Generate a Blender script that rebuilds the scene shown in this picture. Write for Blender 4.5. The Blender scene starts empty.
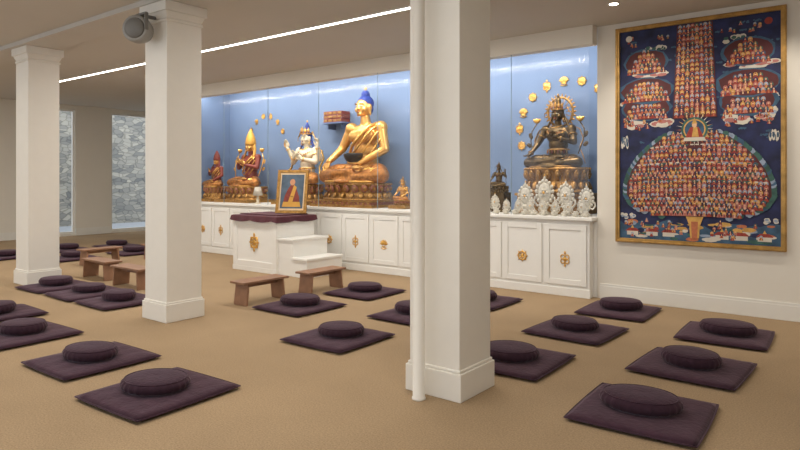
import bpy, math, random
from mathutils import Vector, Matrix, Euler
random.seed(7)
C=bpy.context
def lin(c):
    c=c/255.0
    return c/12.92 if c<=0.04045 else ((c+0.055)/1.055)**2.4
def rgb(r,g,b): return (lin(r),lin(g),lin(b),1)
def pm(name,col,rough=.6,metal=0,var=.08,vs=8,bump=0,bs=60,sheen=0,spec=None,coat=0):
    m=bpy.data.materials.new(name); m.use_nodes=True
    nt=m.node_tree; N=nt.nodes; L=nt.links; p=N['Principled BSDF']
    c=rgb(*col)
    p.inputs['Roughness'].default_value=rough; p.inputs['Metallic'].default_value=metal
    if sheen:
        p.inputs['Sheen Weight'].default_value=sheen; p.inputs['Sheen Roughness'].default_value=.4
        p.inputs['Sheen Tint'].default_value=(.95,.72,.8,1)
    if spec is not None: p.inputs['Specular IOR Level'].default_value=spec
    if coat: p.inputs['Coat Weight'].default_value=coat
    tc=N.new('ShaderNodeTexCoord'); no=N.new('ShaderNodeTexNoise'); no.inputs['Scale'].default_value=vs; no.inputs['Detail'].default_value=4
    L.new(tc.outputs['Object'],no.inputs['Vector'])
    r=N.new('ShaderNodeValToRGB'); e=r.color_ramp.elements
    e[0].position=.3;e[1].position=.7
    e[0].color=tuple(x*(1-var) for x in c[:3])+(1,); e[1].color=tuple(min(1,x*(1+var)) for x in c[:3])+(1,)
    L.new(no.outputs['Fac'],r.inputs['Fac']); L.new(r.outputs['Color'],p.inputs['Base Color'])
    if bump:
        n2=N.new('ShaderNodeTexNoise'); n2.inputs['Scale'].default_value=bs; n2.inputs['Detail'].default_value=3
        L.new(tc.outputs['Object'],n2.inputs['Vector'])
        b=N.new('ShaderNodeBump'); b.inputs['Strength'].default_value=bump; b.inputs['Distance'].default_value=.02
        L.new(n2.outputs['Fac'],b.inputs['Height']); L.new(b.outputs['Normal'],p.inputs['Normal'])
    return m
def emi(name,col,s):
    m=bpy.data.materials.new(name); m.use_nodes=True; N=m.node_tree.nodes; N.clear()
    o=N.new('ShaderNodeOutputMaterial'); e=N.new('ShaderNodeEmission'); e.inputs[0].default_value=rgb(*col); e.inputs[1].default_value=s
    m.node_tree.links.new(e.outputs[0],o.inputs[0]); return m

class B:
    def __init__(s): s.v=[];s.f=[];s.m=[];s.s=[]
    def add(s,vs,fs,mat=0,sm=True):
        o=len(s.v); s.v+= [Vector(x) for x in vs]
        for f in fs: s.f.append([i+o for i in f]); s.m.append(mat); s.s.append(sm)
    def box(s,x0,x1,y0,y1,z0,z1,mat=0,M=None):
        v=[Vector((x,y,z)) for x in(x0,x1) for y in(y0,y1) for z in(z0,z1)]
        if M: v=[M@a for a in v]
        s.add(v,[(0,1,3,2),(4,6,7,5),(0,4,5,1),(2,3,7,6),(0,2,6,4),(1,5,7,3)],mat,False)
    def frus(s,x0,x1,y0,y1,z0,z1,e,mat=0):
        v=[(x0,y0,z0),(x1,y0,z0),(x1,y1,z0),(x0,y1,z0),(x0-e,y0-e,z1),(x1+e,y0-e,z1),(x1+e,y1+e,z1),(x0-e,y1+e,z1)]
        s.add(v,[(3,2,1,0),(4,5,6,7),(0,1,5,4),(1,2,6,5),(2,3,7,6),(3,0,4,7)],mat,False)
    def lathe(s,prof,c=(0,0,0),n=24,mat=0,sx=1,sy=1,M=None,sm=True,mod=None):
        vs=[];fs=[]
        for k,(r,z) in enumerate(prof):
            for i in range(n):
                a=2*math.pi*i/n; q=r*(mod(a,k) if mod else 1)
                p=Vector((q*math.cos(a)*sx,q*math.sin(a)*sy,z))
                if M: p=M@p
                vs.append(p+Vector(c))
        for k in range(len(prof)-1):
            for i in range(n):
                j=(i+1)%n; fs.append((k*n+i,k*n+j,(k+1)*n+j,(k+1)*n+i))
        fs.append(tuple(range(n-1,-1,-1))); fs.append(tuple((len(prof)-1)*n+i for i in range(n)))
        s.add(vs,fs,mat,sm)
    def ell(s,c,r,mat=0,R=None,nu=14,nv=9):
        if not hasattr(r,'__len__'): r=(r,r,r)
        vs=[];fs=[];c=Vector(c)
        def T(p):
            p=Vector(p)
            return (R@p if R else p)+c
        vs.append(T((0,0,-r[2])))
        for k in range(1,nv):
            t=-math.pi/2+math.pi*k/nv
            for i in range(nu):
                a=2*math.pi*i/nu
                vs.append(T((r[0]*math.cos(t)*math.cos(a),r[1]*math.cos(t)*math.sin(a),r[2]*math.sin(t))))
        vs.append(T((0,0,r[2]))); top=len(vs)-1
        for i in range(nu):
            j=(i+1)%nu; fs.append((0,1+j,1+i)); fs.append((top,top-nu+i,top-nu+j))
            for k in range(nv-2): fs.append((1+k*nu+i,1+k*nu+j,1+(k+1)*nu+j,1+(k+1)*nu+i))
        s.add(vs,fs,mat)
    def tube(s,pts,rads,mat=0,n=8,flat=1.0,closed=False):
        pts=[Vector(p) for p in pts]
        if not hasattr(rads,'__len__'): rads=[rads]*len(pts)
        rads=list(rads)+[rads[-1]]*(len(pts)-len(rads))
        vs=[];fs=[];prev=None;m=len(pts)
        for k,p in enumerate(pts):
            if closed: d=pts[(k+1)%m]-pts[k-1]
            else: d=pts[min(k+1,m-1)]-pts[max(k-1,0)]
            if d.length<1e-9: d=Vector((0,0,1))
            d.normalize()
            if prev is None:
                u=d.cross(Vector((0,0,1)))
                if u.length<.1: u=d.cross(Vector((0,1,0)))
            else: u=prev-d*prev.dot(d)
            u.normalize(); prev=u; w=d.cross(u)
            for i in range(n):
                a=2*math.pi*i/n; vs.append(p+u*(rads[k]*math.cos(a))+w*(rads[k]*flat*math.sin(a)))
        for k in range(m if closed else m-1):
            k2=(k+1)%m
            for i in range(n):
                j=(i+1)%n; fs.append((k*n+i,k*n+j,k2*n+j,k2*n+i))
        if not closed: fs.append(tuple(range(n-1,-1,-1))); fs.append(tuple((m-1)*n+i for i in range(n)))
        s.add(vs,fs,mat)
    def cap(s,a,b,ra,rb,mat=0,n=10):
        s.tube([a,b],[ra,rb],mat,n); s.ell(a,ra,mat,nu=n,nv=6); s.ell(b,rb,mat,nu=n,nv=6)
    def chain(s,pts,rs,mat=0,n=10):
        for i in range(len(pts)-1): s.cap(pts[i],pts[i+1],rs[i],rs[i+1],mat,n)
    def poly(s,pts,mat=0): s.add(pts,[tuple(range(len(pts)))],mat,False)
    def obj(s,name,mats,parent=None,loc=(0,0,0),rz=0,scale=1,bevel=0,bseg=2):
        me=bpy.data.meshes.new(name); me.from_pydata([tuple(v*scale) for v in s.v],[],s.f)
        if not isinstance(mats,(list,tuple)): mats=[mats]
        for m in mats: me.materials.append(m)
        for p,mi,sm in zip(me.polygons,s.m,s.s): p.material_index=mi; p.use_smooth=sm
        me.update()
        o=bpy.data.objects.new(name,me); C.collection.objects.link(o)
        o.location=loc; o.rotation_euler=(0,0,rz)
        if parent: o.parent=parent
        if bevel:
            b=o.modifiers.new('bevel','BEVEL'); b.width=bevel; b.segments=bseg; b.limit_method='ANGLE'; b.angle_limit=math.radians(40)
        return o
def empty(name,loc=(0,0,0),rz=0):
    o=bpy.data.objects.new(name,None); C.collection.objects.link(o); o.location=loc; o.rotation_euler=(0,0,rz); o.empty_display_size=.1
    return o
def remesh(o,vox,sm=4):
    r=o.modifiers.new('r','REMESH'); r.mode='VOXEL'; r.voxel_size=vox; r.use_smooth_shade=True
    k=o.modifiers.new('s','SMOOTH'); k.factor=.5; k.iterations=sm
    dg=C.evaluated_depsgraph_get(); me=bpy.data.meshes.new_from_object(o.evaluated_get(dg))
    o.modifiers.clear(); o.data=me
    for p in me.polygons: p.use_smooth=True

# ------------------------------------------------ materials
wallm=pm('wall_paint',(228,222,210),.85,var=.015,vs=2)
ceilm=pm('ceiling_paint',(201,196,187),.9,var=.02,vs=1)
trimm=pm('trim_paint',(230,227,219),.45,var=.01)
colm=pm('column_paint',(228,223,213),.6,var=.012)
cabm=pm('cabinet_lacquer',(235,233,227),.4,var=.01)
bluem=pm('alcove_blue_paint',(110,131,163),.8,var=.06,vs=1.2)
carpet=pm('carpet_tan',(168,144,114),.97,var=.07,vs=1.2,bump=.5,bs=220,spec=.1)
def carpet_fine(m):
    nt=m.node_tree;N=nt.nodes;L=nt.links;p=N['Principled BSDF']
    src=p.inputs['Base Color'].links[0].from_socket
    tc=[n for n in N if n.type=='TEX_COORD'][0]
    n=N.new('ShaderNodeTexNoise'); n.inputs['Scale'].default_value=90; n.inputs['Detail'].default_value=6
    L.new(tc.outputs['Object'],n.inputs['Vector'])
    mr=N.new('ShaderNodeMapRange'); mr.inputs[1].default_value=.3; mr.inputs[2].default_value=.7; mr.inputs[3].default_value=.74; mr.inputs[4].default_value=1.18
    L.new(n.outputs['Fac'],mr.inputs[0])
    v=N.new('ShaderNodeVectorMath'); v.operation='SCALE'; L.new(src,v.inputs[0]); L.new(mr.outputs[0],v.inputs['Scale']); L.new(v.outputs[0],p.inputs['Base Color'])
carpet_fine(carpet)
plum=pm('plum_fabric',(62,41,51),.9,var=.2,vs=14,bump=.25,bs=35,sheen=.22,spec=.15)
plum2=pm('plum_fabric_cushion',(54,35,45),.9,var=.2,vs=20,bump=.2,bs=45,sheen=.22,spec=.15)
wood=pm('bench_wood',(146,108,82),.5,var=.2,vs=6)
gold=pm('gilt_gold',(230,180,96),.32,.8,var=.12,vs=14)
goldd=pm('antique_gold',(168,126,68),.4,.7,var=.35,vs=25,bump=.2,bs=60)
goldskin=pm('gilt_skin',(220,168,94),.34,.7,var=.08,vs=10)
robem=pm('gilt_robe',(174,116,60),.4,.65,var=.4,vs=22,bump=.4,bs=50)
redm=pm('red_lacquer',(126,50,38),.5,.1,var=.2,vs=20)
bronze=pm('dark_bronze',(88,70,44),.33,.8,var=.4,vs=18)
hairblue=pm('hair_blue',(24,50,128),.55,var=.1,vs=30,bump=.6,bs=70)
creamm=pm('painted_cream',(228,216,190),.5,.1,var=.08)
whitef=pm('white_porcelain',(204,198,184),.35,.1,var=.15,vs=30)
dark=pm('dark_paint',(30,22,20),.5)
yellowm=pm('yellow_hat',(204,152,66),.6,.2,var=.1)
maroon=pm('maroon_cloth',(78,32,42),.9,var=.2,vs=15,sheen=.3)
greenm=pm('lotus_green',(70,120,100),.5,.2)
pinkm=pm('lotus_pink',(158,100,78),.45,.35,var=.3)
greym=pm('speaker_grey',(112,110,106),.6)
stripm=emi('led_strip',(255,250,240),9)
downm=emi('downlight_lens',(255,244,225),12)

# ------------------------------------------------ room
H=3.62; XL=-17.7; XR=3.0; YB=-3.0; YP=8.17; YA=9.2; XA=-12.3; XE=-3.0; YF=11.6
b=B(); b.box(XL-.15,XR+.15,YB-.15,YF+.15,-.12,0); b.obj('floor',carpet)
b=B(); b.box(XL-.15,XR+.15,YB-.15,YF+.15,H,H+.15); b.obj('ceiling',ceilm)
b=B(); b.box(XE,XR,YP,YP+.14,0,H); b.obj('wall_painting_side',wallm)
b=B(); b.box(XR,XR+.15,YB,YP+.14,0,H); b.obj('wall_right',wallm)
b=B()
wins=[(6.75,8.08),(9.1,10.9)]
ys=[YB,6.75,8.08,9.1,10.9,YF]
for i in (0,2,4): b.box(XL-.15,XL,ys[i],ys[i+1],0,H)
for w in wins:
    b.box(XL-.15,XL,w[0],w[1],3.5,H); b.box(XL-.15,XL,w[0],w[1],0,.06)
b.obj('wall_left',wallm)
for i,w in enumerate(wins):
    e=empty('window_%d'%(i+1),(XL-.08,(w[0]+w[1])/2,0)); hw=(w[1]-w[0])/2-.002
    b=B(); t=.045
    b.box(-.04,.04,-hw,-hw+t,.062,3.498);b.box(-.04,.04,hw-t,hw,.062,3.498)
    b.box(-.04,.04,-hw+t,hw-t,.062,.112);b.box(-.04,.04,-hw+t,hw-t,3.448,3.498)
    b.obj('frame',trimm,parent=e)
b=B(); b.box(XL,XA,YF,YF+.15,0,H); b.obj('wall_far_corner',wallm)
b=B(); b.box(XA-.15,XA,8.02,YA,0,H); b.box(XA-.15,XA,YA,YF,0,H); b.obj('wall_alcove_outer',wallm)
b=B(); b.box(XA+.001,XA+.021,8.2,YA-.001,1.08,H-.001); b.obj('wall_alcove_end',bluem)
b=B(); b.box(XA,XE+.14,YA,YA+.15,0,H); b.obj('wall_altar',bluem)
b=B(); b.box(XE,XE+.14,YP+.141,YA,0,H); b.obj('wall_alcove_right',bluem)
b=B(); b.box(XA,XE-.001,8.0,8.16,3.37,H); b.obj('trim_alcove_header',wallm)
b=B(); x=XL
while x<XR-.1:
    b.box(x,min(x+.6,XR),YB-.15,YB,0,H); x+=2.957
b.box(XL,XR,YB-.15,YB,0,.5); b.box(XL,XR,YB-.15,YB,3.2,H)
b.obj('wall_back',wallm)  # unseen wall, its openings shaped to let soft sky light in
b=B(); b.box(XE+.04,XR,YP-.022,YP-.001,0,.17); b.box(XE+.04,XR,YP-.014,YP-.001,.17,.2); b.obj('baseboard_painting_side',trimm,bevel=.003)
for i,(a,c) in enumerate(((YB,6.75),(8.08,9.1),(10.9,YF))):
    b=B(); b.box(XL+.001,XL+.022,a,c,0,.2); b.obj('baseboard_left' if i==0 else 'baseboard_left.%03d'%i,trimm)
b=B(); b.box(XL,XR,3.77,4.27,3.56,H); b.obj('trim_beam',ceilm)
# exterior
st=bpy.data.materials.new('exterior_stone'); st.use_nodes=True
N=st.node_tree.nodes;L=st.node_tree.links;p=N['Principled BSDF'];p.inputs['Roughness'].default_value=.95
tc=N.new('ShaderNodeTexCoord')
sp=N.new('ShaderNodeSeparateXYZ'); cb=N.new('ShaderNodeCombineXYZ'); L.new(tc.outputs['Object'],sp.inputs[0]); L.new(sp.outputs['Y'],cb.inputs['X']); L.new(sp.outputs['Z'],cb.inputs['Y'])
no=N.new('ShaderNodeTexNoise'); no.inputs['Scale'].default_value=2.5; no.inputs['Detail'].default_value=5
mx=N.new('ShaderNodeMix'); mx.data_type='VECTOR'; mx.inputs['Factor'].default_value=.14
L.new(cb.outputs[0],mx.inputs[4]); L.new(no.outputs['Color'],mx.inputs[5]); L.new(tc.outputs['Object'],no.inputs['Vector'])
vo=N.new('ShaderNodeTexVoronoi'); vo.feature='DISTANCE_TO_EDGE'; vo.inputs['Scale'].default_value=1.0
v2=N.new('ShaderNodeTexVoronoi'); v2.inputs['Scale'].default_value=1.0
mp=N.new('ShaderNodeMapping'); mp.inputs['Scale'].default_value=(4.2,9.5,1); L.new(mx.outputs[1],mp.inputs['Vector'])
L.new(mp.outputs[0],vo.inputs['Vector']); L.new(mp.outputs[0],v2.inputs['Vector'])
rp=N.new('ShaderNodeValToRGB'); rp.color_ramp.elements[0].color=rgb(112,112,110); rp.color_ramp.elements[1].color=rgb(188,180,164); L.new(v2.outputs['Color'],rp.inputs[0])
mr=N.new('ShaderNodeMapRange'); mr.inputs[1].default_value=0; mr.inputs[2].default_value=.09; mr.inputs[3].default_value=.6; mr.inputs[4].default_value=1.05; L.new(vo.outputs['Distance'],mr.inputs[0])
vm=N.new('ShaderNodeVectorMath'); vm.operation='SCALE'; L.new(rp.outputs[0],vm.inputs[0]); L.new(mr.outputs[0],vm.inputs['Scale']); L.new(vm.outputs[0],p.inputs['Base Color'])
b=B(); b.box(-22,-21.6,0,24,-.1,3.9); b.obj('exterior_stone_wall',st)
b=B(); b.box(-22,XL-.16,0,24,-.12,-.02); b.obj('exterior_ground',pm('ground_grey',(170,172,174),.9))

# ------------------------------------------------ columns
def column(cx,cy):
    b=B(); w=.222
    b.box(-w,w,-w,w,.2,3.38)
    k=.246; b.box(-k,k,-k,k,0,.2)
    b.box(-.233,.233,-.233,.233,.2,.222)
    b.box(-.234,.234,-.234,.234,3.34,3.37)
    b.frus(-w,w,-w,w,3.38,3.45,.03); b.box(-.268,.268,-.268,.268,3.45,3.559)
    return b.obj('column',colm,loc=(cx,cy,0),bevel=.006)
column(-2.6,3.98); column(-6.45,4.05); column(-10.2,4.1)
b=B(); b.lathe([(.05,0),(.05,.012),(.044,.02),(.044,3.5),(.055,3.505),(.055,3.6199)],n=24); b.obj('standpipe',colm,loc=(-2.645,3.63,0))
# speaker
e=empty('ceiling_speaker',(-6.45,3.62,3.23))
b=B(); M=Matrix.Rotation(math.radians(90),3,'X')@Matrix.Rotation(math.radians(35),3,'Y')
b.lathe([(.08,-.13),(.13,-.1),(.15,-.02),(.15,.06),(.135,.085),(.12,.09)],M=M,n=28)
b.lathe([(.118,.085),(.1,.105),(.05,.12),(.004,.124)],M=M,n=28,mat=1)
b.obj('cabinet',[pm('speaker_shell',(150,148,143),.5),greym],parent=e)
b=B(); b.box(-.02,.02,.0,.205,.15,.18); b.box(-.17,.17,-.015,.015,.15,.17); b.box(-.172,-.158,-.02,.02,-.02,.16); b.box(.158,.172,-.02,.02,-.02,.16); b.obj('bracket',greym,parent=e)

# ------------------------------------------------ lights
def strip(y,x0,x1,pw):
    e=empty('linear_ceiling_light',((x0+x1)/2,y,H)); l=(x1-x0)/2
    b=B(); b.box(-l,l,-.035,.035,-.012,-.001); b.obj('diffuser',stripm,parent=e)
    b=B(); b.box(-l-.01,l+.01,-.05,-.036,-.016,-.001); b.box(-l-.01,l+.01,.036,.05,-.016,-.001); b.obj('housing',trimm,parent=e)
    d=bpy.data.lights.new('strip_area','AREA'); d.shape='RECTANGLE'; d.size=2*l; d.size_y=.07; d.energy=pw; d.color=(1,.945,.865)
    o=bpy.data.objects.new('strip_lamp',d); C.collection.objects.link(o); o.parent=e; o.location=(0,0,-.02)
strip(5.85,-14.0,-3.0,215)
strip(1.6,-15,1.0,190)  # added strip outside the view, for more room light
def down(x,y,pw,tx=0,ty=0,ang=100):
    e=empty('recessed_downlight',(x,y,H))
    b=B(); b.lathe([(.055,-.004),(.075,-.006),(.078,-.001)],n=24,mat=0); b.lathe([(.05,-.0065),(.05,-.0045)],n=20,mat=1); b.obj('trim_ring',[trimm,downm],parent=e)
    d=bpy.data.lights.new('spot','SPOT'); d.energy=pw; d.spot_size=math.radians(ang); d.spot_blend=.8; d.shadow_soft_size=.06; d.color=(1,.92,.81)
    o=bpy.data.objects.new('spot_lamp',d); C.collection.objects.link(o); o.parent=e; o.location=(0,0,-.03)
    o.rotation_euler=Vector((tx,ty,-2.4)).to_track_quat('-Z','Y').to_euler()
down(-2.45,7.2,75,.5,.9); down(-.7,7.2,75,-.4,.9); down(.9,7.2,60,0,.9)  # first one is seen; the others are added wall washers out of view
down(-4.6,7.2,75,0,.5)  # added lamp, hidden behind the near column, to light the cabinets
for x in(-1.2,-4.6,-8.2,-12): down(x,2.6,75)  # added row of lamps out of view, for general room light
for x in(1.0,): down(x,5.5,80)  # added lamp outside the view for overall brightness
for x in(-14.8,-16.2): down(x,2.6,60,0,1)  # unseen lamps added to brighten the left end
# altar lights
e=empty('altar_cove_light',(0,8.33,3.5)) 
b=B(); b.box(XA+.1,XE-.1,-.05,.05,.03,.1); b.obj('housing',trimm,parent=e)
d=bpy.data.lights.new('cove','AREA'); d.shape='RECTANGLE'; d.size=9.0; d.size_y=.08; d.energy=125; d.color=(1,.97,.92)
o=bpy.data.objects.new('cove_lamp',d); C.collection.objects.link(o); o.parent=e; o.location=(-7.65,0,0); o.rotation_euler=(math.radians(55),0,0)
for x in (-11,-9.2,-7.7,-3.8):
    d=bpy.data.lights.new('altar_spot','SPOT'); d.energy=65; d.spot_size=math.radians(60); d.spot_blend=.7; d.shadow_soft_size=.04; d.color=(1,.9,.74)
    e=empty('altar_spotlight',(x+.3,8.24,3.5)); b=B(); b.lathe([(.03,-.03),(.035,.0),(.035,.07),(.01,.118)],n=16); b.obj('can',greym,parent=e)
    o=bpy.data.objects.new('spot_lamp',d); C.collection.objects.link(o); o.parent=e; o.location=(0,0,-.05); o.rotation_euler=Vector((-.3,.5,-1.3)).to_track_quat('-Z','Y').to_euler()

# ------------------------------------------------ cabinets
alt=empty('altar_cabinet')
b=B(); x1=-3.05; x0=XA+.005; yf=8.03
b.box(x0,x1,yf,YP-.003,.0,1.03); b.box(x0,XE-.003,YP-.003,YA-.004,0,1.03)
b.box(x0,x1+.012,yf-.018,yf,0,.11)
b.obj('carcass',cabm,parent=alt,bevel=.003)
b=B(); b.box(x0,x1+.05,yf-.05,YP-.003,1.03,1.075); b.box(x0,XE-.003,YP-.003,YA-.004,1.03,1.075); b.obj('counter',cabm,parent=alt,bevel=.006)
def emblem(b,cx,cz,y,k):
    g=lambda a,r:(cx+r*math.cos(a),y,cz+r*math.sin(a))
    if k%3==0:
        for q in range(4):
            a0=q*math.pi/2+math.pi/4; c=(cx+.042*math.cos(a0),cz+.042*math.sin(a0))
            b.tube([(c[0]+.03*math.cos(t*math.pi/5),y,c[1]+.03*math.sin(t*math.pi/5)) for t in range(10)],.008,n=5,closed=True)
        b.ell((cx,y,cz),(.03,.01,.03)); b.ell((cx,y,cz+.085),(.015,.008,.024)); b.ell((cx,y,cz-.085),(.015,.008,.024))
    elif k%3==1:
        b.tube([g(t*math.pi/8,.06) for t in range(16)],.01,n=5,closed=True)
        for q in range(8):
            a=q*math.pi/4; b.tube([g(a,.01),g(a,.085)],.007,n=5)
        b.ell((cx,y,cz),(.024,.012,.024))
    else:
        for q in range(-3,4):
            a=math.pi/2+q*.42
            R=Matrix.Rotation(-(a-math.pi/2),3,'Y')
            b.ell((cx+.05*math.cos(a),y,cz-.02+.05*math.sin(a)),(.015,.008,.042),R=R,nu=8,nv=6)
        b.ell((cx,y,cz-.05),(.045,.01,.014)); b.tube([(cx-.06,y,cz-.07),(cx,y,cz-.09),(cx+.06,y,cz-.07)],.008,n=5)
bd=B(); be=B(); xx=-3.09
for k in range(14):
    a=xx-.60; c=xx; z0,z1=.15,.97; y0=yf-.02
    w=.075
    bd.box(a,a+w,y0,yf+.001,z0,z1); bd.box(c-w,c,y0,yf+.001,z0,z1); bd.box(a+w,c-w,y0,yf+.001,z0,z0+w); bd.box(a+w,c-w,y0,yf+.001,z1-w,z1)
    bd.box(a+w,c-w,yf-.008,yf+.001,z0+w,z1-w)
    emblem(be,(a+c)/2,.5,yf-.014,k); xx-=.635
bd.obj('doors',cabm,parent=alt,bevel=.004); be.obj('gold_emblems',gold,parent=alt)
gl=bpy.data.materials.new('case_glass'); gl.use_nodes=True; N=gl.node_tree.nodes; N.clear(); L=gl.node_tree.links
o_=N.new('ShaderNodeOutputMaterial'); t_=N.new('ShaderNodeBsdfTransparent'); g_=N.new('ShaderNodeBsdfGlossy'); g_.inputs['Roughness'].default_value=.12
m_=N.new('ShaderNodeMixShader'); m_.inputs[0].default_value=.045; L.new(t_.outputs[0],m_.inputs[1]); L.new(g_.outputs[0],m_.inputs[2]); L.new(m_.outputs[0],o_.inputs[0])
edge=pm('glass_edge',(150,170,175),.2,.2)
e=empty('altar_glass_screen'); b=B(); bs=B(); YG=8.02
gx=[XA+.03,-10.9,-9.5,-8.1,-6.7,-5.3,-4.2,XE-.05]
for i in range(len(gx)-1):
    b.poly([(gx[i]+.004,YG,1.077),(gx[i+1]-.004,YG,1.077),(gx[i+1]-.004,YG,3.369),(gx[i]+.004,YG,3.369)])
    if i: bs.box(gx[i]-.003,gx[i]+.003,YG-.005,YG+.005,1.077,3.369)
b.obj('panes',gl,parent=e); bs.obj('edges',edge,parent=e)

# ------------------------------------------------ figures
def lotus(b,w,d,h,n=18,m1=0,m2=1,z=0):
    b.lathe([(.48,z),(.5,z+.03*h),(.49,z+.12*h),(.42,z+.2*h),(.40,z+.5*h),(.44,z+.86*h),(.47,z+.92*h),(.47,z+h),(.44,z+h)],n=36,mat=m1,sx=w,sy=d)
    for i in range(n):
        a=2*math.pi*i/n; na=math.atan2(math.sin(a)/d,math.cos(a)/w)
        b.ell((.44*w*math.cos(a),.44*d*math.sin(a),z+.68*h),(.022,.052*w*18/n,.24*h),m2,R=Matrix.Rotation(na,3,'Z')@Matrix.Rotation(.35,3,'Y'),nu=8,nv=6)
        b.ell((.465*w*math.cos(a),.465*d*math.sin(a),z+.66*h),(.012,.026*w*18/n,.13*h),m1,R=Matrix.Rotation(na,3,'Z')@Matrix.Rotation(.35,3,'Y'),nu=8,nv=5)
        b.ell((.46*w*math.cos(a+.17),.46*d*math.sin(a+.17),z+.3*h),(.02,.05*w*18/n,.19*h),m1,R=Matrix.Rotation(na,3,'Z')@Matrix.Rotation(-.4,3,'Y'),nu=8,nv=6)
    for i in range(int(n*2.6)):
        a=2*math.pi*i/int(n*2.6); b.ell((.47*w*math.cos(a),.47*d*math.sin(a),z+.94*h),.012,m1,nu=6,nv=4)
def hand(b,w,d,nrm,side=1,s=1,mat=0,curl=.4):
    w=Vector(w); d=Vector(d).normalized(); nrm=Vector(nrm); nrm=(nrm-d*nrm.dot(d)).normalized(); cr=d.cross(nrm)*side
    R=Matrix((cr,nrm,d)).transposed()
    b.ell(w+d*.04*s,(.034*s,.016*s,.045*s),mat,R=R,nu=10,nv=7)
    for i,l in enumerate((.042,.052,.056,.05)):
        o=w+d*.072*s+cr*((i-1.5)*.0165*s); k1=o+d*l*.55*s+nrm*curl*.012*s; k2=k1+d*l*.5*s*(1-curl*.3)+nrm*curl*.03*s
        b.chain([o,k1,k2],[.0088*s,.008*s,.0062*s],mat,6)
    o=w+d*.02*s+cr*.03*s; b.chain([o,o+cr*.02*s+d*.022*s+nrm*.006*s,o+cr*.024*s+d*.048*s+nrm*.014*s],[.011*s,.0095*s,.007*s],mat,6)
def figure(name,loc,s,skin,robe,hair,arms,base,orn=None,crown=False,hat=None,halo=None,bowl=False,rz=0,z0=0,extras=None,vox=.011,necklace=True,yo=0,torso=None):
    """seated figure; front is -y; seat at z0 above loc"""
    E=empty(name,loc,rz); PL=(0,yo,z0)
    b=B()
    b.ell((0,.03,.11),(.2,.15,.11)); b.ell((0,.03,.22),(.145,.115,.13)); b.ell((0,.03,.34),(.15,.105,.13)); b.ell((0,.025,.47),(.185,.115,.125)); b.ell((0,.03,.55),(.19,.08,.06))
    for sx in(-1,1): b.ell((sx*.085,-.05,.48),(.08,.05,.065))
    b.cap((0,.03,.55),(0,.015,.68),.062,.05)
    for A in arms:
        sh,el,wr=[Vector(q) for q in A[:3]]
        b.ell(sh,.072); b.chain([sh,el,wr],[.062,.046,.03],n=12)
    o=b.obj('body',torso or skin,parent=E,loc=PL,scale=s); remesh(o,vox*s,5)
    b=B(); b.ell((0,.02,.07),(.24,.17,.075))
    for sx in(-1,1):
        b.chain([(sx*.13,.0,.1),(sx*.27,-.1,.105),(sx*.37,-.17,.08)],[.105,.098,.078],n=14)
        b.chain([(sx*.37,-.17,.08),(sx*.16,-.27,.09 if sx<0 else .065),(-sx*.08,-.29,.11 if sx<0 else .05)],[.078,.06,.045],n=12)
        b.ell((sx*.22,-.12,.045),(.17,.13,.045))
    b.ell((0,-.2,.035),(.3,.15,.035)); b.ell((0,-.31,.02),(.13,.07,.02))
    o=b.obj('crossed_legs',robe,parent=E,loc=PL,scale=s); remesh(o,vox*s,4)
    b=B()
    b.ell((.14,-.27,.155),(.085,.04,.026),R=Matrix.Rotation(-.3,3,'Z')); 
    for i in range(5): b.ell((.215-.002*i,-.325+.017*i,.158),(.016,.0085,.01),nu=6,nv=4)
    for i,A in enumerate(arms): hand(b,A[2],A[3],A[4],A[5],1.12,curl=A[6] if len(A)>6 else .4)
    b.obj('hands_and_feet',skin,parent=E,loc=PL,scale=s)
    b=B(); b.ell((0,0,.775),(.08,.088,.098),nu=20,nv=14); b.ell((0,-.02,.735),(.062,.065,.058),nu=16,nv=10); b.ell((0,-.083,.765),(.013,.018,.026)); b.ell((0,-.092,.752),(.017,.012,.01)); b.ell((0,-.07,.7),(.03,.022,.02))
    for sx in(-1,1):
        b.ell((sx*.083,.0,.765),(.012,.024,.04)); b.ell((sx*.084,-.002,.715),(.009,.013,.035)); b.ell((sx*.045,-.055,.745),(.026,.026,.028))
        b.tube([(sx*.062,-.07,.797),(sx*.038,-.086,.806),(sx*.014,-.088,.797)],.005,n=5)
    o=b.obj('head',skin,parent=E,loc=PL,scale=s); remesh(o,.006*s,3)
    b=B()
    for sx in(-1,1):
        b.ell((sx*.034,-.081,.782),(.019,.006,.006),0,R=Matrix.Rotation(sx*.35,3,'Z'),nu=10,nv=5); b.ell((sx*.034,-.086,.781),(.006,.004,.005),1,nu=8,nv=5)
        b.tube([(sx*.062,-.074,.803),(sx*.038,-.089,.812),(sx*.014,-.092,.802)],.003,1,n=5)
    b.ell((0,-.093,.722),(.021,.006,.005),2,nu=10,nv=5); b.ell((0,-.09,.713),(.016,.006,.005),2,nu=10,nv=5); b.ell((0,-.092,.815),(.006,.003,.006),2,nu=8,nv=5)
    b.obj('face_details',[creamm,dark,redm],parent=E,loc=PL,scale=s)
    b=B(); b.ell((0,.022,.815),(.086,.088,.084),nu=20,nv=12); b.ell((0,.045,.76),(.074,.055,.07))
    if crown or hat is None: b.ell((0,.02,.905),(.045,.045,.045)); 
    if crown: b.lathe([(.05,.89),(.035,.93),(.045,.96),(.03,1.0),(.008,1.05)],n=14,c=(0,.02,0))
    if crown:
        for sx in(-1,1): b.tube([(sx*.07,.04,.78),(sx*.12,.03,.68),(sx*.16,.01,.6),(sx*.17,-.02,.53)],[.02,.02,.016,.008],n=8)
    b.obj('hair',hair,parent=E,loc=PL,scale=s)
    om=orn or gold
    b=B()
    if not hat: b.ell((0,.02,.965 if not crown else 1.06),(.014,.014,.022))
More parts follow.
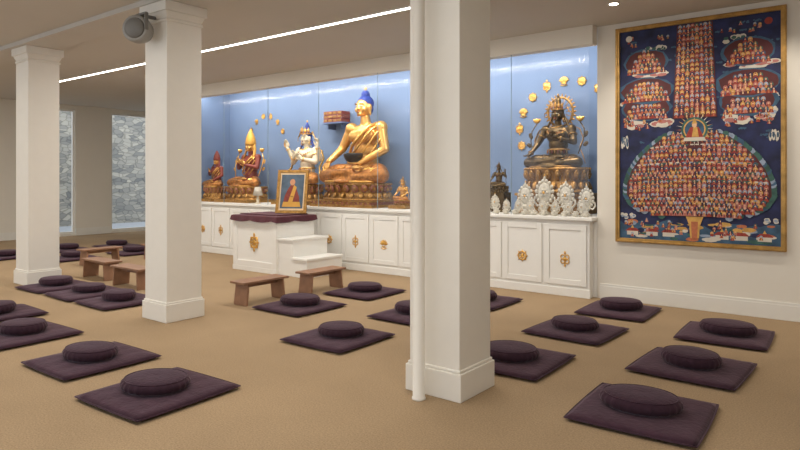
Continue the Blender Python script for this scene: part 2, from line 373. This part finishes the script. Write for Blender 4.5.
    if crown:
        b.tube([(.088*math.cos(t*math.pi/12),.0+.094*math.sin(t*math.pi/12)+.004,.845) for t in range(24)],.009,n=6,closed=True)
        for k in range(-2,3):
            a=-math.pi/2+k*.62; R=Matrix.Rotation(a,3,'Z')
            px,py=.088*math.cos(a),.094*math.sin(a); hh=.055 if k==0 else .045
            b.ell((px,py,.845+hh),(.009,.026,hh),R=R,nu=8,nv=6); b.ell((px*1.08,py*1.08,.87),(.008,.011,.014),1,R=R,nu=8,nv=5)
            b.ell((px,py,.845+2*hh),(.006,.006,.02),nu=6,nv=4)
        for sx in(-1,1):
            b.tube([(sx*.095,.0+.028*math.sin(t*math.pi/5),.69+.028*math.cos(t*math.pi/5)) for t in range(10)],.008,n=5,closed=True)
            b.tube([(sx*.09,.01,.84),(sx*.15,.0,.88),(sx*.17,0,.82),(sx*.2,0,.8),(sx*.21,0,.72)],[.01,.014,.014,.012,.003],n=6,flat=.4)
    if necklace:
        for r,zc in((.075,.6),(.12,.53)):
            b.tube([(r*1.15*math.cos(t*math.pi/12),-.045-.075*max(0,-math.sin(t*math.pi/12)) ,zc+.02+r*.55*math.sin(t*math.pi/12)) for t in range(12,25)],.008,n=5)
        for k in range(-3,4): b.ell((k*.035,-.112+abs(k)*.012,.485+abs(k)*.014),(.009,.007,.016),1,nu=6,nv=5)
        b.ell((0,-.122,.46),(.018,.008,.026),1)
        b.tube([(.155*math.cos(t*math.pi/10),.03+.12*math.sin(t*math.pi/10),.27) for t in range(20)],.012,n=6,closed=True)
        for k in range(-4,5):
            a=-math.pi/2+k*.28; b.ell((.165*math.cos(a),.03+.13*math.sin(a),.235),(.009,.009,.028),1 if k%2 else 0,nu=6,nv=5)
        for sx in(-1,1): b.tube([(sx*.2,.05,.62),(sx*.31,.06,.56),(sx*.37,.04,.42),(sx*.34,-.02,.28),(sx*.41,-.08,.18),(sx*.46,-.12,.06)],[.012,.022,.024,.022,.026,.01],n=8,flat=.3)
        for A in arms:
            sh,el,wr=[Vector(q) for q in A[:3]]
            for (p_,q_,f,r) in((sh,el,.45,.062),(el,wr,.88,.037)):
                c=p_.lerp(q_,f); dd=(q_-p_).normalized(); u=dd.orthogonal().normalized(); w=dd.cross(u)
                b.tube([c+(u*math.cos(t*math.pi/6)+w*math.sin(t*math.pi/6))*r for t in range(12)],.008,n=5,closed=True)
    else:
        b.tube([(.14,.06,.62),(.12,-.07,.57),(.05,-.13,.47),(-.05,-.13,.38),(-.13,-.07,.31),(-.165,.03,.28)],[.016]*6,n=6)
        b.tube([(.19,.06,.6),(.18,-.06,.56),(.12,-.13,.46),(.03,-.14,.36),(-.08,-.12,.28),(-.15,-.03,.23)],[.011]*6,n=6)
        b.tube([(.23,.04,.56),(.21,-.06,.5),(.16,-.11,.4),(.08,-.13,.3),(-.05,-.12,.22)],[.009]*5,n=6)
        b.tube([(.255,.02,.5),(.24,-.05,.43),(.2,-.1,.33),(.13,-.13,.23)],[.009]*4,n=6)
    for sx in(-1,1):
        for j in range(4):
            f=.15+.2*j
            b.tube([(sx*(.13+f*.26),.1-f*.2,.16-f*.03),(sx*(.14+f*.26),-.03-f*.17,.207-f*.06),(sx*(.12+f*.25),-.15-f*.13,.15-f*.02),(sx*(.1+f*.24),-.25-f*.03,.08)],[.004,.009,.009,.004],n=5)
    b.tube([(.34*math.cos(t*math.pi/14),-.17-.17*math.sin(t*math.pi/14),.022) for t in range(15)],.013,n=6)
    b.obj('ornaments',[om,redm],parent=E,loc=PL,scale=s)
    if bowl:
        b=B(); b.lathe([(.03,.0),(.075,.03),(.095,.075),(.098,.1),(.088,.1),(.07,.04),(.02,.02)],c=(.03,-.2,.2),n=24); b.obj('alms_bowl',dark,parent=E,loc=PL,scale=s)
    if hat:
        b=B(); b.lathe([(.1,.8),(.106,.83),(.102,.88),(.085,.95),(.058,1.02),(.028,1.08),(.006,1.11)],c=(0,.015,0),n=20,sy=1.0)
        for sx in(-1,1): b.tube([(sx*.09,.03,.84),(sx*.12,.02,.74),(sx*.14,-.01,.62),(sx*.15,-.05,.52)],[.02,.03,.032,.028],n=8,flat=.35)
        b.obj('pointed_hat',hat,parent=E,loc=PL,scale=s)
    if halo:
        b=B(); zc=.82; r=.19
        b.tube([(r*math.cos(t*math.pi/20),.1,zc+r*1.1*math.sin(t*math.pi/20)) for t in range(40)],.018,n=6,closed=True)
        for t in range(26):
            a=t*2*math.pi/26; 
            if 4.2<a<5.2: continue
            b.ell(((r+.028)*math.cos(a),.1,zc+(r+.028)*1.1*math.sin(a)),(.014,.008,.03),R=Matrix.Rotation(-(a-math.pi/2),3,'Y'),nu=6,nv=5)
        for t in range(16):
            a=t*2*math.pi/16; b.tube([(.09*math.cos(a),.1,zc+.1*math.sin(a)),(.185*math.cos(a),.1,zc+.2*math.sin(a))],.006,n=5)
        b.tube([(0,.1,.95),(0,.12,.5)],.01,n=5)
        b.obj('halo',halo,parent=E,loc=PL,scale=s)
    if extras: extras(E,s,PL)
    b=B(); base(b); b.obj('lotus_throne',[goldd if not orn else orn,pinkm if not orn else orn,greenm],parent=E)
    return E
earth=((-.195,.03,.56),(-.3,-.0,.36),(-.31,-.2,.22),(0,-.5,-1),(0,1,-.3),-1,.2)
lap=((.195,.03,.56),(.28,-.01,.34),(.12,-.2,.2),(-1,-.15,0),(0,0,1),1,.3)
teachR=((-.195,.03,.56),(-.27,-.05,.37),(-.11,-.19,.45),(.5,-.3,1),(0,-1,0),1,.6)
teachL=((.195,.03,.56),(.27,-.05,.37),(.09,-.19,.42),(-.6,-.2,.6),(0,-1,0),-1,.6)
upR=((-.195,.03,.56),(-.32,-.0,.42),(-.36,-.1,.62),(-.1,-.1,1),(0,-1,0),1,.5)
upL=((.195,.03,.56),(.32,-.0,.42),(.36,-.1,.62),(.1,-.1,1),(0,-1,0),-1,.5)
kneeR=((-.195,.03,.56),(-.3,-.02,.36),(-.34,-.2,.2),(-.1,-1,-.25),(0,0,1),-1,.2)
ZC=1.076
def bbase(b):
    b.box(-.76,.76,-.5,.46,0,.05,0); b.box(-.72,.72,-.48,.44,.05,.1,1); b.box(-.75,.75,-.5,.46,.1,.125,0)
    for k in range(-6,7): b.ell((k*.11,-.485,.075),(.03,.012,.02),0,nu=8,nv=5)
    lotus(b,1.54,.98,.31,22,0,1,z=.12)
figure('buddha_statue',(-7.68,8.62,ZC),1.85,goldskin,robem,hairblue,[earth,lap],bbase,bowl=True,necklace=False,z0=.42,yo=.18)
def base2(w,d,h):
    def f(b):
        b.box(-w/2,w/2,-d/2-.04,d/2-.06,0,.06,0); lotus(b,w*.96,d*.96,h-.05,18,0,1,z=.05)
    return f
def flowers(mat,fm):
    def f(E,s,PL):
        b=B()
        for sx in(-1,1):
            b.tube([(sx*.34,-.08,.2),(sx*.4,-.04,.4),(sx*.4,0,.55),(sx*.33,.02,.66)],.009,n=6)
            for k in range(8):
                a=k*math.pi/4; b.ell((sx*.33+.035*math.cos(a),.02+.02*math.sin(a),.7),(.018,.012,.04),1,R=Matrix.Rotation(.7*math.cos(a),3,'Y'),nu=8,nv=5)
            b.ell((sx*.33,.02,.69),(.025,.02,.03),1); b.ell((sx*.42,-.0,.48),(.03,.008,.05),R=Matrix.Rotation(sx*.5,3,'Y'))
            b.ell((sx*.43,-.03,.34),(.03,.008,.045),R=Matrix.Rotation(sx*.9,3,'Y'))
        b.obj('lotus_flowers',[mat,fm],parent=E,loc=PL,scale=s)
    return f
figure('tsongkhapa_statue',(-11.0,8.7,ZC),1.14,goldskin,robem,dark,[teachR,teachL],base2(1.12,.84,.34),hat=yellowm,necklace=False,z0=.33,extras=flowers(gold,gold),yo=.08,torso=redm)
figure('white_deity_statue',(-9.22,8.7,ZC),1.2,creamm,robem,hairblue,[teachR,teachL,upR,upL],base2(.95,.8,.4),crown=True,z0=.4,yo=.08)
figure('small_gilt_statue',(-11.95,8.55,ZC),.74,goldskin,robem,dark,[teachR,lap],base2(.56,.54,.34),hat=redm,necklace=False,z0=.33,yo=.04,torso=redm)
figure('bronze_tara_statue',(-3.84,8.78,ZC),1.04,bronze,bronze,bronze,[kneeR,teachL],lambda b:(b.box(-.5,.5,-.3,.3,0,.3,0),b.box(-.53,.53,-.33,.33,.26,.3,0),lotus(b,1.08,.72,.38,20,0,0,z=.3)),orn=goldd,crown=True,z0=.67,halo=goldd,extras=flowers(bronze,gold),yo=.03)
figure('small_bronze_figurine',(-4.72,8.6,ZC),.36,bronze,bronze,bronze,[kneeR,upL],lambda b:(b.box(-.15,.15,-.12,.12,0,.3,0),lotus(b,.32,.26,.1,12,0,0,z=.3)),orn=bronze,crown=True,z0=.395,vox=.014)
figure('small_gold_figurine',(-6.5,8.45,ZC),.38,goldskin,robem,goldd,[earth,lap],base2(.34,.28,.14),crown=True,z0=.14,vox=.014)

b=B()
def med(cx,cz,k,s=.95):
    bb=B(); emblem(bb,0,0,0,k)
    b.add([(v.x*s+cx,v.y+YA-.014,v.z*s+cz) for v in bb.v],bb.f)
    b.ell((cx,YA-.008,cz),(.05*s/.8,.007,.05*s/.8),nu=10,nv=6)
for k,a in enumerate(range(-12,200,21)): 
    med(-3.86+.80*math.cos(math.radians(a)),2.36+.76*math.sin(math.radians(a)),k)
for k,a in enumerate(range(10,175,22)):
    med(-10.95+.66*math.cos(math.radians(a)),2.2+.8*math.sin(math.radians(a)),k,.75)
b.obj('wall_medallions',gold)
# scripture shelf
e=empty('scripture_shelf',(-8.62,YA,2.68))
b=B(); b.box(-.27,.27,-.3,-.002,0,.03); b.box(-.2,-.17,-.22,-.002,-.1,0); b.box(.17,.2,-.22,-.002,-.1,0); b.obj('shelf',pm('shelf_blue',(90,110,150),.6),parent=e,bevel=.003)
b=B()
for r in range(3):
    for c in range(4): b.box(-.25+c*.125,-.135+c*.125,-.28,-.03,.031+r*.075,.098+r*.075,0); b.box(-.24+c*.125,-.145+c*.125,-.284,-.28,.045+r*.075,.084+r*.075,1)
b.obj('wrapped_scriptures',[redm,goldd],parent=e,bevel=.004)

# offering ornaments: carved plaques on stands
def plaque(b,cx,cy,s,base=0):
    k=s/.4; P=lambda x,y,z:(cx+x*k,cy+y*k,base+z*k)
    b.lathe([(.075*k,0),(.08*k,.012*k),(.045*k,.03*k),(.022*k,.05*k),(.045*k,.085*k),(.055*k,.11*k),(.03*k,.13*k)],c=(cx,cy,base),n=16)
    b.ell(P(0,0,.25),(.085*k,.02*k,.12*k),nu=14,nv=9)
    for t in range(14):
        a=-math.pi/2+.45+t*(2*math.pi-.9)/13
        b.ell(P(.1*math.cos(a),0,.25+.135*math.sin(a)),(.022*k,.014*k,.026*k),nu=7,nv=5)
    for t in range(6):
        a=t*math.pi/3; b.ell(P(.035*math.cos(a),-.02,.25+.035*math.sin(a)),(.018*k,.01*k,.018*k),nu=7,nv=5)
    b.ell(P(0,-.025,.25),(.017*k,.012*k,.017*k),1,nu=7,nv=5)
    for sx in(-1,1): b.tube([P(sx*.03,0,.12),P(sx*.09,0,.1),P(sx*.13,0,.15),P(sx*.12,0,.2),P(sx*.095,0,.18)],[.012*k,.014*k,.013*k,.011*k,.008*k],n=6)
    b.ell(P(0,0,.41),(.016*k,.012*k,.035*k),nu=7,nv=5); b.ell(P(0,0,.45),(.009*k,.009*k,.02*k),1,nu=6,nv=4)
b=B()
for x,s in((-4.12,.42),(-3.82,.5),(-3.5,.44),(-3.2,.38)): plaque(b,x,8.31,s)
for i in range(7): plaque(b,-4.36+i*.19,8.18,.2)
for v in b.v: v.z+=ZC
for i in range(11): 
    x=-4.62+i*.15
    b.lathe([(.02,0),(.032,.004),(.045,.03),(.052,.05),(.048,.05),(.03,.025)],c=(x,8.085,ZC),n=14)
    for k in range(4): b.ell((x+.018*math.cos(k*1.57),8.085+.018*math.sin(k*1.57),ZC+.058),(.016,.016,.018),nu=6,nv=4)
b.obj('offering_ornaments',[whitef,gold])
b=B(); plaque(b,0,0,.26); b.obj('offering_torma',[whitef,gold],loc=(-4.98,8.32,ZC))
b=B(); plaque(b,0,0,.26); b.obj('offering_torma',[whitef,gold],loc=(-4.62,8.3,ZC))
e=empty('small_table_lamp',(-9.98,8.16,ZC))
b=B(); b.lathe([(.06,0),(.065,.012),(.02,.03),(.03,.08),(.018,.15),(.018,.2)],n=18); b.obj('base',creamm,parent=e)
b=B(); b.lathe([(.1,.17),(.06,.34),(.055,.34),(.095,.17)],n=24); b.obj('shade',whitef,parent=e)

# ------------------------------------------------ teaching throne
e=empty('teaching_throne')
X0,X1,Y0,Y1=-9.03,-7.9,6.85,7.71
b=B(); b.box(X0,X1,Y0,Y1,0,.93); b.box(X0-.015,X1+.015,Y0-.015,Y1+.015,0,.08); 
w=.1
b.box(X0,X0+w,Y0-.014,Y0,.08,.91);b.box(X1-w,X1,Y0-.014,Y0,.08,.91);b.box(X0+w,X1-w,Y0-.014,Y0,.08,.18);b.box(X0+w,X1-w,Y0-.014,Y0,.81,.91)
b.obj('body',cabm,parent=e,bevel=.004)
b=B(); b.box(X1,X1+.36,Y0+.04,Y1-.04,0,.6); b.box(X1+.36,X1+.7,Y0+.02,Y1-.04,0,.3)
b.box(X1,X1+.38,Y0+.02,Y1-.02,.57,.605); b.box(X1+.36,X1+.72,Y0,Y1-.02,.275,.31)
b.obj('steps',cabm,parent=e,bevel=.004)
b=B(); emblem(b,0,0,0,0); emblem(b,0,0,0,1); b2=B(); b2.add([(v.x*1.5+(X0+X1)/2,v.y+Y0-.01,v.z*1.5+.5) for v in b.v],b.f); b2.obj('gold_emblem',gold,parent=e)
b=B(); vs=[];fs=[];n=160
def rect(t,o):
    Lx,Ly=X1-X0+2*o,Y1-Y0+2*o; P=2*(Lx+Ly); q=t*P
    if q<Lx: return (X0-o+q,Y0-o)
    q-=Lx
    if q<Ly: return (X1+o,Y0-o+q)
    q-=Ly
    if q<Lx: return (X1+o-q,Y1+o)
    q-=Lx; return (X0-o,Y1+o-q)
rings=[(.0,.96,0),(.03,.95,0),(.04,.91,.004),(.05,.875,.008)]
for o_,z_,wv in rings:
    for i in range(n):
        x,y=rect(i/n,o_+wv*math.sin(i*.6)); vs.append((x,y,z_-(.025*abs(math.sin(i*math.pi/20)) if z_<.9 else 0)))
for k in range(3):
    for i in range(n): j=(i+1)%n; fs.append((k*n+i,k*n+j,(k+1)*n+j,(k+1)*n+i))
fs.append(tuple(range(n)))
b.add(vs,fs,0,False); b.box(X0+.08,X1-.08,Y0+.08,Y1-.08,.95,.98); b.obj('brocade_cloth',maroon,parent=e)
e=empty('framed_portrait',(-8.1,7.34,.988),math.radians(28))
M=Matrix.Rotation(math.radians(-12),4,'X')
b=B(); W,HH=.28,.77
b.box(-W,-W+.05,-.015,.02,0,HH,0,M);b.box(W-.05,W,-.015,.02,0,HH,0,M);b.box(-W+.05,W-.05,-.015,.02,0,.05,0,M);b.box(-W+.05,W-.05,-.015,.02,HH-.05,HH,0,M)
b.box(-W+.045,W-.045,.0,.012,.045,HH-.045,1,M)
b.box(-W+.075,W-.075,-.003,.0,.085,HH-.085,2,M)
def fl(pts,y,m): b.poly([M@Vector((p[0],y,p[1])) for p in pts],m)
circ=lambda cx,cz,r,k=1:[(cx+r*math.cos(t*math.pi/8),cz+k*r*math.sin(t*math.pi/8)) for t in range(16)]
fl([(-.16,.14),(.16,.14),(.13,.3),(.08,.42),(.03,.5),(-.03,.5),(-.08,.42),(-.13,.3)],-.0045,3)
fl([(-.17,.11),(.17,.11),(.15,.2),(-.15,.2)],-.0055,4)
fl(circ(0,.55,.048,1.2),-.0055,5); fl([(-.06,.2),(.02,.2),(.08,.46),(.03,.5)],-.006,4)
b.box(-.02,.02,.19,.21,.0,.3); b.box(-.02,.02,.05,.2,.28,.3)
b.obj('frame',[goldd,pm('mat_board',(222,196,160),.8),pm('portrait_ground',(74,92,110),.6,var=.3),redm,yellowm,pm('portrait_skin',(196,140,104),.6)],parent=e)

# ------------------------------------------------ thangka
TC=(-1.79,YP,.77); hw,ht=.955,2.775
e=empty('thangka_painting',(TC[0],TC[1],TC[2]))
b=B(); f=.055
for (a,c,z0,z1) in((-hw,-hw+f,0,ht),(hw-f,hw,0,ht),(-hw+f,hw-f,0,f),(-hw+f,hw-f,ht-f,ht)): b.box(a,c,-.045,-.002,z0,z1)
g=.018
for (a,c,z0,z1) in((-hw+.01,-hw+.01+g,.01,ht-.01),(hw-.01-g,hw-.01,.01,ht-.01),(-hw+.01+g,hw-.01-g,.01,.01+g),(-hw+.01+g,hw-.01-g,ht-.01-g,ht-.01)): b.box(a,c,-.056,-.045,z0,z1)
b.obj('gilt_frame',pm('frame_gold',(178,138,76),.35,.65,var=.25,vs=12),parent=e,bevel=.004)
tm=[pm('tk_blue',(30,36,74),.7,var=.5,vs=7),pm('tk_red',(150,56,44),.7,var=.25,vs=30),pm('tk_orange',(184,108,72),.7,var=.2,vs=30),pm('tk_skin',(216,174,138),.7),
    pm('tk_cloud',(142,156,176),.7,var=.25,vs=20),pm('tk_green',(56,92,84),.7,var=.35,vs=12),pm('tk_gold',(206,160,86),.6,.2,var=.2,vs=20),pm('tk_teal',(56,86,112),.7,var=.35,vs=9),pm('tk_white',(206,198,184),.7),pm('tk_maroon',(84,36,38),.7,var=.2),pm('tk_rose',(176,112,104),.7,var=.2)]
b=B(); b.box(-hw+f,hw-f,-.02,-.004,f,ht-f,0)
cnt=[0]
def F(pts,l,m):
    cnt[0]+=1; b.poly([(p[0],-.0205-3e-6*cnt[0],p[1]) for p in pts],m)
def cir(cx,cz,r,k=1,n=10): return [(cx+r*math.cos(t*2*math.pi/n),cz+k*r*math.sin(t*2*math.pi/n)) for t in range(n)]
def blob(cx,cz,rx,rz,l,m,n=18,j=.12):
    F([(cx+rx*(1+random.uniform(-j,j))*math.cos(t*2*math.pi/n),cz+rz*(1+random.uniform(-j,j))*math.sin(t*2*math.pi/n)) for t in range(n)],l,m)
def cloud(cx,cz,rx,rz,m,m2=4):
    for k in range(7):
        a=random.uniform(-1,1); blob(cx+a*rx*.8,cz+random.uniform(-.5,.5)*rz,rx*.26,rz*.55,0,m2)
        blob(cx+a*rx*.8,cz+random.uniform(-.4,.4)*rz,rx*.19,rz*.38,0,m)
def monk(cx,cz,s,l=6,cm=None):
    h=random.choice([5,7,4,0,10,6]); r=cm if cm is not None else random.choice([1,1,1,1,9,2,9,10])
    F(cir(cx,cz+s*.22,s*.42,1.15,10),l,h)
    F([(cx-s*.48,cz-s*.55),(cx+s*.48,cz-s*.55),(cx+s*.42,cz-s*.3),(cx+s*.2,cz+s*.15),(cx-s*.2,cz+s*.15),(cx-s*.42,cz-s*.3)],l+1,r)
    F([(cx-s*.12,cz-s*.5),(cx+s*.2,cz-s*.5),(cx+s*.12,cz+s*.08),(cx-s*.05,cz+s*.08)],l+2,random.choice([2,6,3,1]))
    F(cir(cx,cz+s*.3,s*.16,1.1,8),l+2,3)
    if random.random()<.35: F([(cx-s*.17,cz+s*.38),(cx+s*.17,cz+s*.38),(cx,cz+s*.72)],l+3,random.choice([6,1]))
for i in range(60): cloud(random.uniform(-.85,.85),random.uniform(1.25,2.66),.045,.016,7,7)
F([(-.9,.056),(.9,.056),(.9,.30)]+[(.9-.1*i,.25+.04*math.sin(i*1.7)+.03*math.sin(i*.6)) for i in range(1,18)]+[(-.9,.28)],1,7)
for i in range(70): blob(random.uniform(-.82,.82),random.uniform(.08,.28),random.uniform(.03,.09),random.uniform(.012,.03),2,random.choice([5,5,4,7,8,0,2,6]))
for cx in(-.74,-.5,-.3,.3,.5,.74):
    F([(cx-.07,.1),(cx+.07,.1),(cx+.07,.15),(cx-.07,.15)],4,8); F([(cx-.09,.15),(cx+.09,.15),(cx+.045,.19),(cx-.045,.19)],5,1); F([(cx-.02,.19),(cx+.02,.19),(cx,.23)],5,6)
for i in range(34): monk(random.choice([-1,1])*random.uniform(.14,.84),random.uniform(.1,.3),.045,6)
for sx in(-1,1):
    for cx,cz,rx,rz,m in((.55,1.52,.3,.07,10),(.7,1.6,.17,.06,4),(.45,2.46,.14,.05,5),(.83,1.3,.06,.09,7),(.8,.34,.1,.04,4),(.6,1.78,.33,.06,2),(.6,2.14,.3,.05,10)):
        cloud(sx*cx,cz,rx,rz,m,8 if m!=8 else 4)
    for cz0,rows,w0 in((1.62,3,.56),(1.84,4,.62),(2.2,5,.5)):
        blob(sx*.57,cz0+.1,w0*.55,.17,5,7,j=.06); blob(sx*.57,cz0+.1,w0*.5,.15,5,9,j=.06)
        for r in range(rows-1,-1,-1):
            n=max(2,int((w0-(r*.09))/.052))
            for k in range(n): monk(sx*.57+(k-(n-1)/2)*.052,cz0+r*.058-.03*abs(k-(n-1)/2)/n,.058,6)
    for k in range(14): monk(sx*random.uniform(.3,.85),random.uniform(1.46,1.58),.045,6)
    for k in range(10): monk(sx*random.uniform(.28,.85),random.uniform(2.5,2.64),.04,6)
F([(-.25,1.56),(.25,1.56),(.2,2.71),(-.2,2.71)],3,9)
for r in range(20,-1,-1):
    n=8; wd=.48-.1*r/20
    for k in range(n): monk((k-(n-1)/2)*wd/n,1.60+r*.0535,.056,6,cm=random.choice([1,1,1,2,9]))
F([(-.05,.1),(.05,.1),(.06,.25),(.12,.42),(-.12,.42),(-.06,.25)],4,6); F([(-.03,.1),(.03,.1),(.04,.3),(-.04,.3)],5,2)
# great assembly: dome narrowing to the top
tab=[(.36,.38),(.42,.62),(.50,.75),(.62,.82),(.76,.815),(.92,.76),(1.08,.66),(1.22,.52),(1.33,.38),(1.40,.2)]
def halfw(z):
    if z<=tab[0][0]: return tab[0][1]
    for (a,c),(a2,c2) in zip(tab,tab[1:]):
        if z<=a2: return c+(c2-c)*(z-a)/(a2-a)
    return .1
for k in range(len(tab)*4):  # foliage rim
    z=.36+k*1.04/(len(tab)*4)
    for sx in(-1,1):
        blob(sx*(halfw(z)-.0),z,.045,.04,4,random.choice([5,5,7,4]))
zs=[.36+.02*i for i in range(53)]
F([(halfw(z)-.01,z) for z in zs]+[(-halfw(z)+.01,z) for z in reversed(zs)],5,9)
z=1.37; row=0
while z>.37:
    w=halfw(z)*.98+random.uniform(-.01,.01); n=max(1,int(2*w/.054))
    for k in range(n):
        x=(k-(n-1)/2)*.054
        if abs(x)<.1 and z>1.2: continue
        monk(x,z+.0-.03*(x/.8)**2,.056,6,cm=(None if random.random()<.6 else (1 if row%3 else 10)))
    if row%4==3:
        for k in range(18): blob((k-8.5)/8.5*w*.95,z-.03*((k-8.5)/8.5)**2+.03,.022,.008,0,random.choice([5,8,4]))
    z-=.054; row+=1
for t in range(24):
    a=t*2*math.pi/24; F([(.13*math.cos(a-.05),1.42+.13*math.sin(a-.05)),(.13*math.cos(a+.05),1.42+.13*math.sin(a+.05)),(.21*math.cos(a),1.42+.21*math.sin(a))],12,random.choice([6,2,8]))
F(cir(0,1.42,.15,1,24),13,5); F(cir(0,1.42,.125,1,24),14,6); F(cir(0,1.42,.11,1,24),14,7)
F([(-.1,1.32),(.1,1.32),(.08,1.38),(.045,1.45),(-.045,1.45),(-.08,1.38)],15,1); F([(-.03,1.33),(.05,1.33),(.03,1.45),(-.01,1.45)],15,6); F(cir(0,1.475,.028,1.2,12),16,3); F([(-.032,1.49),(.032,1.49),(0,1.56)],17,6); F([(-.13,1.28),(.13,1.28),(.11,1.325),(-.11,1.325)],16,8)
F(cir(-.78,2.62,.04,1,16),3,8); F(cir(.78,2.62,.04,1,16),3,1)
b.obj('painted_canvas',tm,parent=e)

# ------------------------------------------------ cushions, mats, benches
def mat(x,y,rz=0):
    nx=20; hx,hy,T=.405+random.uniform(-.01,.01),.42+random.uniform(-.012,.012),.05; ph=random.uniform(0,9)
    vs=[];fs=[]
    def P(i,j,top):
        u=-1+2*i/nx; v=-1+2*j/nx
        c=1-.02*(u*u*v*v); px=hx*u*c; py=hy*v*c
        e=max(abs(u),abs(v)); edge=(1-e**6)**.5
        h=T*.5+ (T*.5*edge*(1+.07*math.sin(u*5+ph)*math.sin(v*4+ph*1.3)) + .002*math.sin(14*u+ph)*edge)
        if not top: h=T*.5*(1-edge)
        if top: h-=.003*math.exp(-(u*u+v*v)*4)
        return (px,py,max(h,.0))
    idx={}
    for top in(1,0):
        for i in range(nx+1):
            for j in range(nx+1):
                if not top and (i in(0,nx) or j in(0,nx)): idx[(i,j,0)]=idx[(i,j,1)]; continue
                idx[(i,j,top)]=len(vs); vs.append(P(i,j,top))
    for i in range(nx):
        for j in range(nx):
            q=[idx[(i,j,1)],idx[(i+1,j,1)],idx[(i+1,j+1,1)],idx[(i,j+1,1)]]; fs.append(q)
            q=[idx[(i,j,0)],idx[(i,j+1,0)],idx[(i+1,j+1,0)],idx[(i+1,j,0)]]; fs.append(q)
    b=B(); b.add(vs,fs)
    pts=[P(i,0,1) for i in range(nx)]+[P(nx,j,1) for j in range(nx)]+[P(nx-i,nx,1) for i in range(nx)]+[P(0,nx-j,1) for j in range(nx)]
    b.tube(pts,.005,n=5,closed=True)
    o=b.obj('meditation_mat',plum,loc=(x,y,0.001),rz=rz)
    return max(v.z for v in b.v)+.001
def zafu(x,y,zb,rz=0):
    R=.25*random.uniform(.95,1.04); Hh=.108*random.uniform(.85,1.08); q=random.uniform(.8,.93)
    prof=[(.004,.0),(.6,.0),(.86,.03),(.96,.2),(1,.42),(.985,.62),(.93,.78),(.85,.87),(.7,.94),(.45,.985),(.2,1.0),(.06,.985),(.004,.98)]
    ph=random.uniform(0,6)
    def mod(a,k): return 1+(.012*math.sin(a*26) if 2<k<8 else 0)+.025*math.sin(2*a+ph)
    b=B(); b.lathe([(r*R,z*Hh) for r,z in prof],n=104,mod=mod,sy=q)
    b.tube([(R*.9*math.cos(t*math.pi/24)*(1+.025*math.sin(2*t*math.pi/24+ph)),R*.9*q*math.sin(t*math.pi/24)*(1+.025*math.sin(2*t*math.pi/24+ph)),Hh*.83) for t in range(48)],.005,n=5,closed=True)
    b.obj('meditation_cushion',plum2,loc=(x,y,zb),rz=rz)
spots=[(-1.27,4.32),(-1.25,5.59),(-1.24,6.93),(-2.52,4.87),(-2.50,6.19),(-2.47,7.43),(-4.07,6.93),(-4.24,5.75),(-4.25,4.48),(-5.66,5.28),(-5.65,6.49),
(-4.21,2.53),(-5.42,2.62),(-6.82,2.60),(-8.08,2.80),(-7.72,4.09),(-8.60,4.10),(-9.5,4.08),(-13.8,4.98),(-14.1,6.3),(-12.6,5.7),(-14.0,7.35),(-12.5,6.9)]
for x,y in spots:
    zt=mat(x,y,random.uniform(-.05,.05)); zafu(x+random.uniform(-.03,.03),y+random.uniform(-.03,.03),zt+.0003,random.uniform(-.5,.5))
def bench(x,y,rz,L_=.74):
    b=B(); w=.14; h=.3
    b.box(-L_/2,L_/2,-w,w,h-.028,h)
    for sx in(-1,1):
        x0=sx*(L_/2-.09)
        v=[(x0-.014,-w+.015,h-.028),(x0+.014,-w+.015,h-.028),(x0+.014,w-.015,h-.028),(x0-.014,w-.015,h-.028)]
        o=sx*.03
        v+=[(p[0]+o,p[1],0) for p in v]
        b.add(v,[(0,1,2,3),(7,6,5,4),(4,5,1,0),(5,6,2,1),(6,7,3,2),(7,4,0,3)],0,False)
    b.box(-L_/2+.09,L_/2-.09,-.012,.012,h-.09,h-.028)
    b.obj('low_wooden_bench',wood,loc=(x,y,0),rz=rz,bevel=.004)
bench(-6.36,5.24,math.pi/2); bench(-6.3,6.29,math.pi/2)
bench(-8.7,4.8,0,.8); bench(-9.85,4.9,.0,.8); bench(-11.5,5.7,math.pi/2); bench(-11.4,6.9,math.pi/2)

# ------------------------------------------------ world + camera
w=bpy.data.worlds.new('World'); C.scene.world=w; w.use_nodes=True
bg=w.node_tree.nodes['Background']; bg.inputs[0].default_value=(.8,.89,1,1); bg.inputs[1].default_value=1.9
C.scene.view_settings.view_transform='Standard'
cam=bpy.data.cameras.new('Camera'); co=bpy.data.objects.new('Camera',cam); C.collection.objects.link(co)
cam.lens=620/800*36; cam.sensor_width=36; cam.shift_y=-47/800
co.location=(0,0,1.6); co.rotation_euler=(math.radians(90),0,math.atan2(.613,.790))
C.scene.camera=co
